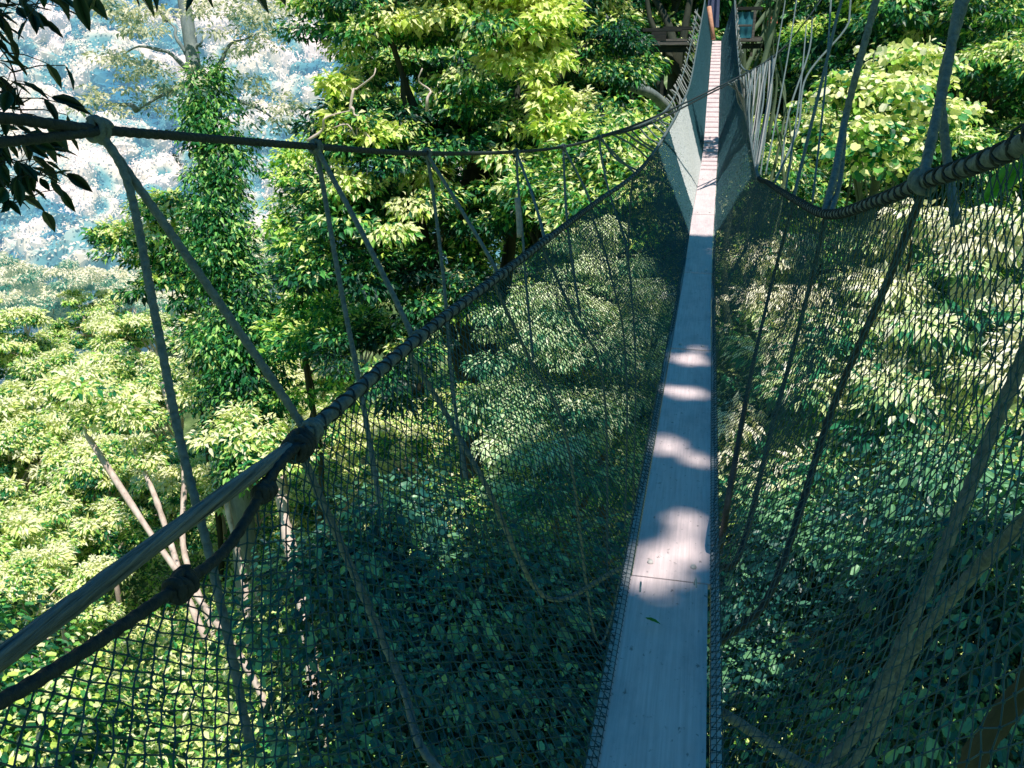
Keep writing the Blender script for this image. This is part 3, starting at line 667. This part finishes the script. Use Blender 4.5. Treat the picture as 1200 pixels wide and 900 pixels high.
# shade shrubs under the walkway
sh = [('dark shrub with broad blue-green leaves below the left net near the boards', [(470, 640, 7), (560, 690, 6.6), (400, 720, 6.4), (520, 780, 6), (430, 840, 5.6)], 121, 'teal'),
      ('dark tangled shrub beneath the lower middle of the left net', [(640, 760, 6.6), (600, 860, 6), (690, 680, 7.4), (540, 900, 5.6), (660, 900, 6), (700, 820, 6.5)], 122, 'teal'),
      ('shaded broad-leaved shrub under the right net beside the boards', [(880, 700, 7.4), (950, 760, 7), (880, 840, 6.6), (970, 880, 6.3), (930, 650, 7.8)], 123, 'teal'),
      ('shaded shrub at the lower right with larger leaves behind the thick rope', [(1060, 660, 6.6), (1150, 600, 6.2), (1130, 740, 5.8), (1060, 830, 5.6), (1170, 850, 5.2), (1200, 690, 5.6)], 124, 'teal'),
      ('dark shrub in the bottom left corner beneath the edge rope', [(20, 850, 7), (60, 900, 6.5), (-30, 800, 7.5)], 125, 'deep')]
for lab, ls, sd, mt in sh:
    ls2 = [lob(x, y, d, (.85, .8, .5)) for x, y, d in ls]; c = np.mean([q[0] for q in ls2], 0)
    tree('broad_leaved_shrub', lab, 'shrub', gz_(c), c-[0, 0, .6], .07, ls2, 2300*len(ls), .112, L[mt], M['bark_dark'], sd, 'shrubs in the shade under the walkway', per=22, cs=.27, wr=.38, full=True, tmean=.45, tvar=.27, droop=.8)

# thick limb, bottom right corner
p0, p1 = P(1130, 920, 3.6), P(1240, 760, 3.2)
tl = limb(p0, p1, .045, .05, R(9), .15, 20, .1)
tag(mesh_obj('fallen_limb', tl[0], faces(tl[1]), M['bark_dark'], None), 'thick dark limb curving up in the bottom right corner', 'limb')

# trees that carry the far platform and stand round it
def simple(name, lab, px, py, d, r, lobes, n, size, lm, bark, sd, grp=None, **kw):
    p = P(px, py, d); return tree(name, lab, 'tree', gz_(p), p, r, lobes, n, size, lm, bark, sd, grp, **kw)
simple('platform_tree', 'thick dark trunk under the left part of the far platform', 793, 45, 26.5, .42, [lob(790, -60, 28, (2.5, 2, 1.5)), lob(745, 30, 29, (1.6, 1.4, 1.3))], 9000, .24, L['deep'], M['bark_dark'], 130, per=30, tmean=.5)
simple('platform_tree', 'dark trunk under the right part of the far platform', 870, 30, 27, .22, [lob(950, -60, 28.5, (1.4, 1.5, .9)), lob(850, -130, 29.5, (2, 1.5, 1.0))], 8000, .24, L['deep'], M['bark_moss'], 131, per=30, tmean=.45)
simple('slender_tree', 'slim pale mossy trunk standing right of the far hanger ropes', 918, -20, 13.4, .085, [lob(925, 5, 13.6, (.34, .3, .45)), lob(930, -60, 13.6, (.7, .7, .5))], 1600, .13, L['deep'], M['bark_moss'], 132, per=16, tmean=.15, tvar=.05)
# leaning limb by the left platform
tl = limb(P(655, 62, 20.5), P(792, 140, 24), .10, .16, R(19), .08, 20, .06)
tag(mesh_obj('leaning_trunk', tl[0], faces(tl[1]), M['bark_grey'], None), 'pale leaning trunk below the left part of the far platform', 'trunk')

# forest behind
fproto = []
for k, (lm, sd) in enumerate((('deep', 140), ('deep', 141), ('bright', 142))):
    g = R(sd); lbs = [(np.array([g.normal(0, 1.6), g.normal(0, 1.6), 9+g.normal(0, 2.2)]), (g.uniform(1.3, 2.1), g.uniform(1.3, 2.1), g.uniform(1, 1.7))) for _ in range(9)]
    fproto.append(tree('forest_tree', None, 'tree', (0, 0, 0), (0, 0, 8.5), .28, lbs, 22000, .27, L[lm], M['bark_dark'], sd, 'forest trees behind the walkway', per=30, cs=.22, tmean=.56-.08*(k < 2), tvar=.27, droop=.5))
spots = [(700, 70, 33, 0, 1.1), (640, 190, 31, 1, 1.0), (760, 170, 29, 1, .9), (720, 300, 24, 0, .75), (1045, 50, 23, 2, .55), (1060, 20, 21, 0, .7), (1150, 50, 19, 1, .62), (1120, 150, 17, 0, .55), (1190, 190, 16, 1, .5), (965, 170, 32, 1, .85), (915, 60, 38, 0, 1.1), (960, -20, 30, 1, 1.1), (800, 40, 38, 2, 1.2), (862, 190, 37, 0, .9), (860, -20, 40, 1, 1.2), (560, 100, 34, 1, 1.1), (1230, 60, 22, 0, .8), (1040, 260, 16, 1, .45), (620, -10, 36, 2, 1.2), (480, 200, 33, 0, 1), (950, 250, 17, 0, .45), (1100, -40, 27, 2, .9), (780, 330, 19, 1, .55), (590, 560, 18, 0, .5), (1020, 100, 28, 0, 1.0)]
g = R(150); used = set()
flab = ['dense dark green tree in the forest behind the walkway', 'dense dark green tree in the forest behind the walkway', 'lighter green tree in the forest behind the walkway']
for px, py, d, k, sc in spots:
    p = P(px, py, d)-np.array([0, 0, 9*sc]); rz = g.uniform(0, 6.28)
    if k not in used:
        o = fproto[k]; used.add(k); o.location = p; o.rotation_euler = (0, 0, rz); o.scale = (sc,)*3; o['label'] = flab[k]
    else: copy_thing(fproto[k], p, rz, sc, flab[k])

# sunlit slope on the left, with pale trunks
sproto = []
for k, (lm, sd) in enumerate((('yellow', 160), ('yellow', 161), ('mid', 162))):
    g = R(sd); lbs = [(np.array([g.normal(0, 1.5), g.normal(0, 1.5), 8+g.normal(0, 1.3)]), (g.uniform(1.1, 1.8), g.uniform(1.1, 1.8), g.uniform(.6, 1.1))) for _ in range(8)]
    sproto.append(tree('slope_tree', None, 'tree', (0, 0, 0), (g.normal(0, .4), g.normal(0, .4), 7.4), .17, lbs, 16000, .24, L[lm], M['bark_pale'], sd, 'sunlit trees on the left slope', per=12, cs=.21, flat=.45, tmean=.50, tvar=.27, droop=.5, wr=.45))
spots = [(60, 430, 52, 0, 1), (180, 420, 56, 1, 1), (0, 520, 42, 1, 1), (110, 520, 45, 0, 1), (210, 500, 44, 1, 1), (30, 620, 34, 0, .9), (120, 600, 36, 1, .9), (-40, 700, 27, 1, .8), (200, 590, 36, 0, .8), (300, 590, 34, 1, .8), (380, 620, 30, 1, .7), (60, 360, 64, 2, 1.1), (330, 480, 40, 1, .9), (400, 520, 34, 0, .8), (480, 560, 30, 1, .7), (-60, 420, 50, 1, 1.1), (260, 420, 54, 2, 1), (320, 380, 50, 0, 1), (20, 740, 24, 1, .6), (150, 340, 74, 2, 1.2), (250, 340, 70, 1, 1.1), (330, 320, 66, 2, 1), (420, 420, 42, 1, .9), (-20, 370, 60, 2, 1.1), (110, 380, 62, 0, 1), (180, 370, 66, 2, 1.1), (20, 345, 70, 2, 1.2), (-60, 350, 72, 2, 1.2), (90, 335, 76, 2, 1.2), (230, 300, 74, 2, 1.2), (300, 290, 74, 0, 1.1), (350, 270, 72, 2, 1.2), (190, 300, 80, 2, 1.2), (60, 480, 47, 1, 1), (160, 470, 47, 0, 1), (20, 570, 38, 1, .9), (80, 560, 40, 0, .9), (60, 660, 31, 0, .8), (250, 540, 38, 0, .8), (-100, 560, 36, 0, 1)]
g = R(151); used = set()
slab = 'sunlit yellow-green tree on the slope at the left'
for px, py, d, k, sc in spots:
    p = P(px, py, d)-np.array([0, 0, 8*sc]); rz = g.uniform(0, 6.28)
    if k not in used:
        o = sproto[k]; used.add(k); o.location = p; o.rotation_euler = (0, 0, rz); o.scale = (sc,)*3; o['label'] = slab
    else: copy_thing(sproto[k], p, rz, sc, slab)
# bare pale trunks seen below the pole
for k, (a, b_, d, r, lab) in enumerate((((138, 575), (275, 815), 24, .12, 'long leaning pale trunk crossing under the pole'), ((332, 585), (352, 712), 20, .19, 'thick pale trunk seen through the near left net'), ((168, 555), (200, 640), 30, .12, 'short pale trunk left of the leaning trunk'),
                                        ((200, 500), (230, 655), 31, .13, 'pale trunk right of the leaning trunk above the pole'), ((255, 470), (272, 600), 28, .11, 'pale trunk below the vine covered column'))):
    A, B = P(*a, d), P(*b_, d*.97); B2 = B+(B-A)*1.2; A2 = A-(B-A)*.35
    t = thing('bare_trunk_tree', lab, 'tree', B2); g = R(170+k)
    v, f = limb((0, 0, 0), A2-B2, r, r*.7, g, .05, 30, 0); mesh_obj('trunk', v, faces(f), M['bark_pale'], t)
    (V, Fc, ti), _ = crown(175+k, [(A2-B2+g.normal(0, .5, 3), (.9, .9, .6)), (A2-B2+g.normal(0, .7, 3), (.9, .9, .6))], 1800, .2, .45, 12, .3, tmean=.6); mesh_obj('crown', V, Fc, L['yellow'], t, ti, False)

# hillside far away: one mass of crowns
g = R(200); sph = []
for k in range(6):
    def lum(u): return 1+.20*np.sin(u[:, 0]*5+k)*np.sin(u[:, 1]*6+2*k)+.12*np.sin(u[:, 2]*9+u[:, 0]*7+k)+.06*np.sin(u[:, 0]*17+k)*np.sin(u[:, 1]*15)
    n_ = 2400; u = norm(g.normal(size=(n_, 3))); u[:, 2] = np.abs(u[:, 2])*1.0-.2; u = norm(u); lm_ = lum(u)
    V, Fc, ti = leaves(u*lm_[:, None]+g.normal(0, .03, (n_, 3)), g.normal(0, 1, (n_, 3)), u+g.normal(0, .16, (n_, 3))+[0, 0, .25], g.uniform(.035, .085, n_), .8, np.clip(.5+1.1*(lm_-1)+.15*u[:, 2]+g.normal(0, .06, n_), 0, 1), curl=.05)  # sun and shade painted in: bulges pale, hollows bluer
    th, ph = np.meshgrid(np.linspace(0, 2*np.pi, 29)[:-1], np.linspace(-.25, 1.57, 13)); du = np.stack([np.cos(th)*np.cos(ph), np.sin(th)*np.cos(ph), np.sin(ph)], -1).reshape(-1, 3)
    DV = du*(lum(du)*.97)[:, None]; q, r_ = np.meshgrid(np.arange(28), np.arange(12)); q = q.ravel(); r_ = r_.ravel()*28; q2 = (q+1) % 28
    DF = np.stack([r_+q, r_+q2, r_+28+q2, r_+28+q], 1)
    sph.append((np.vstack([V, DV]), np.vstack([Fc, DF+len(V)]), np.r_[ti, np.clip(.42+1.2*(lum(du)-1), 0, 1)]))
VV = []; FF = []; TT = []; k0 = 0
for _ in range(1000):
    px, dd = g.uniform(-330, 560), g.uniform(72, 300)
    q = P(px, 200, dd); x, y = q[0], q[1]; z = float(ground_z(x, y)); r = g.uniform(2.2, 5.0)*(1+dd/500)
    V, Fc, ti = sph[g.integers(6)]; a = g.uniform(0, 6.28); ca, sa = math.cos(a), math.sin(a)
    Rm = np.array([[ca, -sa, 0], [sa, ca, 0], [0, 0, 1]])
    VV.append((V*[1, 1, g.uniform(.8, 1.2)])@Rm.T*r+[x, y, z+1.0+g.uniform(0, 7)]); FF.append(Fc+k0); k0 += len(V); TT.append(np.clip(ti+g.normal(-.03, .27), 0, 1))
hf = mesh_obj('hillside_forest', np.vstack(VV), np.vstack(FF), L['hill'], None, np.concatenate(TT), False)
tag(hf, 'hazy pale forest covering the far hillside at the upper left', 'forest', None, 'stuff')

# undergrowth on the ground in view
g = R(210); n_ = 110000
px = g.uniform(-100, 1300, n_); d = g.uniform(8, 60, n_)
x = CAM[0]+d*(-math.sin(YAW)+(px-600)/F*math.cos(YAW)); y = d*(math.cos(YAW)+(px-600)/F*math.sin(YAW)); z = ground_z(x, y)
pos = np.stack([x, y, z+g.uniform(0, .9, n_)], 1)
V, Fc, ti = leaves(pos, g.normal(0, 1, (n_, 3))+[0, 0, .2], g.normal(0, .5, (n_, 3))+[0, 0, 1], g.uniform(.12, .34, n_), .5, np.clip(g.normal(.5, .25, n_), 0, 1))
tag(mesh_obj('undergrowth', V, Fc, L['yellow'], None, ti, False), 'leafy undergrowth covering the forest floor below the walkway', 'undergrowth', None, 'stuff')

# ------------------------------------------------------------------ near branches
def spray(name, label, stems, n_per, size, lm, bark, seed, wr=.42, stem_r=.006, droop=.5, tm=.5):
    g = R(seed); t = thing(name, label, 'branch', stems[0][0]); base = np.asarray(stems[0][0]); parts = []; po = []; di = []
    for st in stems:
        c = smooth_curve([np.asarray(q)-base for q in st], 40); parts.append(tube(c, np.linspace(stem_r, stem_r*.3, 40), 6))
        tg = norm(np.gradient(c, axis=0))
        for j in range(n_per):
            i = int(g.uniform(.15, 1)*39); side = norm(np.cross(tg[i], [0, 0, 1])+1e-6)*(1 if j % 2 else -1)
            tw = c[i]+side*g.uniform(.02, .14)+g.normal(0, .03, 3)
            parts.append(tube(np.stack([c[i], (c[i]+tw)/2+[0, 0, .01], tw]), [.003, .002, .0015], 4))
            po.append(tw); di.append(side*.6+tg[i]*.6+g.normal(0, .4, 3)+[0, 0, -droop])
    v, f = join(parts); mesh_obj('twig', v, faces(f), bark, t)
    po = np.array(po); di = np.array(di); k = len(po)
    V, Fc, ti = leaves(po, di, np.array([0, 0, 1.])+g.normal(0, .5, (k, 3)), size*g.uniform(.6, 1.25, k), wr, np.clip(g.normal(tm, .2, k), 0, 1), full=2)
    mesh_obj('leaves', V, faces(Fc), lm, t, ti)
    return t
D = 3.0  # branch leaves below are painted dark to stand for silhouettes in shade
spray('overhanging_branch', 'dark leafy branch reaching in at the left edge above the cable', [[P(-120, -60, D), P(-40, 20, D), P(10, 70, D), P(25, 135, D)], [P(-120, 0, D), P(-30, 10, D), P(20, 5, D), P(60, 12, D)], [P(-90, 60, D), P(-30, 85, D), P(5, 95, D), P(30, 140, D)]], 34, .10, L['shade'], M['bark_dark'], 301, tm=.15)
spray('overhanging_branch', 'dark leafy branch hanging at the left edge below the cable', [[P(-110, 130, 3.2), P(-40, 170, 3.2), P(10, 185, 3.2), P(70, 215, 3.2)], [P(-110, 160, 3.2), P(-40, 190, 3.2), P(5, 215, 3.2), P(35, 245, 3.2)], [P(-90, 120, 3.2), P(-20, 150, 3.2), P(20, 165, 3.2), P(45, 170, 3.2)]], 34, .095, L['shade'], M['bark_dark'], 302, tm=.3)
spray('overhanging_branch', 'dark leaf tips hanging into the top of the picture left of the vine tree', [[P(110, -110, 2.8), P(125, -60, 2.8), P(140, -25, 2.8), P(146, 0, 2.8)], [P(250, -90, 2.8), P(265, -50, 2.8), P(275, -20, 2.8), P(284, -8, 2.8)], [P(20, -80, 2.8), P(40, -40, 2.8), P(55, -12, 2.8), P(62, 4, 2.8)]], 14, .11, L['shade'], M['bark_dark'], 303, tm=.15)
spray('leafy_shoot', 'fresh green leafy shoot at the right edge behind the right hand rope', [[P(1300, 210, 2.6), P(1240, 185, 2.6), P(1200, 160, 2.6), P(1165, 150, 2.6)], [P(1300, 230, 2.6), P(1240, 215, 2.6), P(1200, 190, 2.6), P(1170, 175, 2.6)]], 10, .15, L['fresh'], M['bark_moss'], 304, wr=.38, tm=.6)

# ------------------------------------------------------------------ unseen canopy tree added behind and above, carved to dapple the near half
H = 13.0
gaps = []; g = R(399)  # openings carved in the crown so sun patches land on the boards
for px, py, hx, hy in ((786, 651, 44, 18), (752, 690, 18, 13), (800, 608, 24, 8), (790, 514, 22, 11), (817, 531, 15, 8), (806, 446, 27, 9), (813, 404, 20, 7), (826, 390, 8, 4)):
    q, q1, q2 = Pz(px, py, -.05), Pz(px, py-hy, -.05), Pz(px+hx, py, -.05); rx, ry = abs(q2[0]-q[0]), abs(q1[1]-q[1])
    for _ in range(6): gaps.append((q[0]+g.uniform(-.5, .5)*rx, q[1]+g.uniform(-.4, .4)*ry, rx*g.uniform(.5, .85), ry*g.uniform(.5, .9)))
g = R(400); lobes = []
def over(x, y, h): return np.array([x, y, 0])+S*(h/S[2])
for _ in range(84):
    x, y = (g.uniform(-3.8, 6), g.uniform(-4, 5.2)) if _ % 3 else (g.uniform(-.9, .9), g.uniform(2, 9.6))
    lobes.append((over(x, y, H+g.normal(0, .9)), (1.5, 1.5, .55)))
base = gz_(over(6.5, -6, H))
ct = thing('shade_canopy_tree', 'unseen tree added overhead behind the camera, its crown shaped to shade the near walkway', 'tree', base)
gg = R(401); cl, cr, cp = clumps_of(gg, lobes, 18)
n_ = 110000; idx = gg.integers(0, len(cl), n_); off = gg.normal(size=(n_, 3))*[.5, .5, .25]
pos = cl[idx]+off; d = gg.normal(0, 1, (n_, 3))+[0, 0, -.3]; Ln = .27*gg.uniform(.7, 1.25, n_)
c = pos+norm(d)*Ln[:, None]*.5; gr = c-S*((c[:, 2]+.05)/S[2])[:, None]
ex = .35*np.sin(gr[:, 1]*2.3)+.3*np.sin(gr[:, 0]*3.1+1)
keep = ((gr[:, 1] < 5.1+ex) & (gr[:, 0] < 6) & (gr[:, 0] > -3.4)) | ((np.abs(gr[:, 0]+.1) < 1.2+ex*.5) & (gr[:, 1] < 9.9))
for x, y, rx, ry in gaps: keep &= ((gr[:, 0]-x)/(rx+.08))**2+((gr[:, 1]-y)/(ry+.07))**2 > 1
pos, d, Ln = pos[keep], d[keep], Ln[keep]; k = len(pos)
V, Fc, ti = leaves(pos-base, d, np.array([0, 0, 1.])+gg.normal(0, .4, (k, 3)), Ln, .55, np.clip(gg.normal(.5, .2, k), 0, 1))
mesh_obj('crown', V, Fc, L['shade'], ct, ti, False)
top = over(2, -1, H)-base; parts = [limb((0, 0, -.3), over(5.5, -5, H-3.5)-base, .5, .3, gg, .04, 30, 0)]
for x, y in ((-3, -3), (4, 5), (-4, 1), (4.5, -3), (-2.5, 6), (3.6, 2)): parts.append(limb(over(5.5, -5, H-3.5)-base, over(x, y, H)-base, .16, .04, gg, .1))
v, f = join(parts); mesh_obj('trunk', v, faces(f), M['bark_dark'], ct)
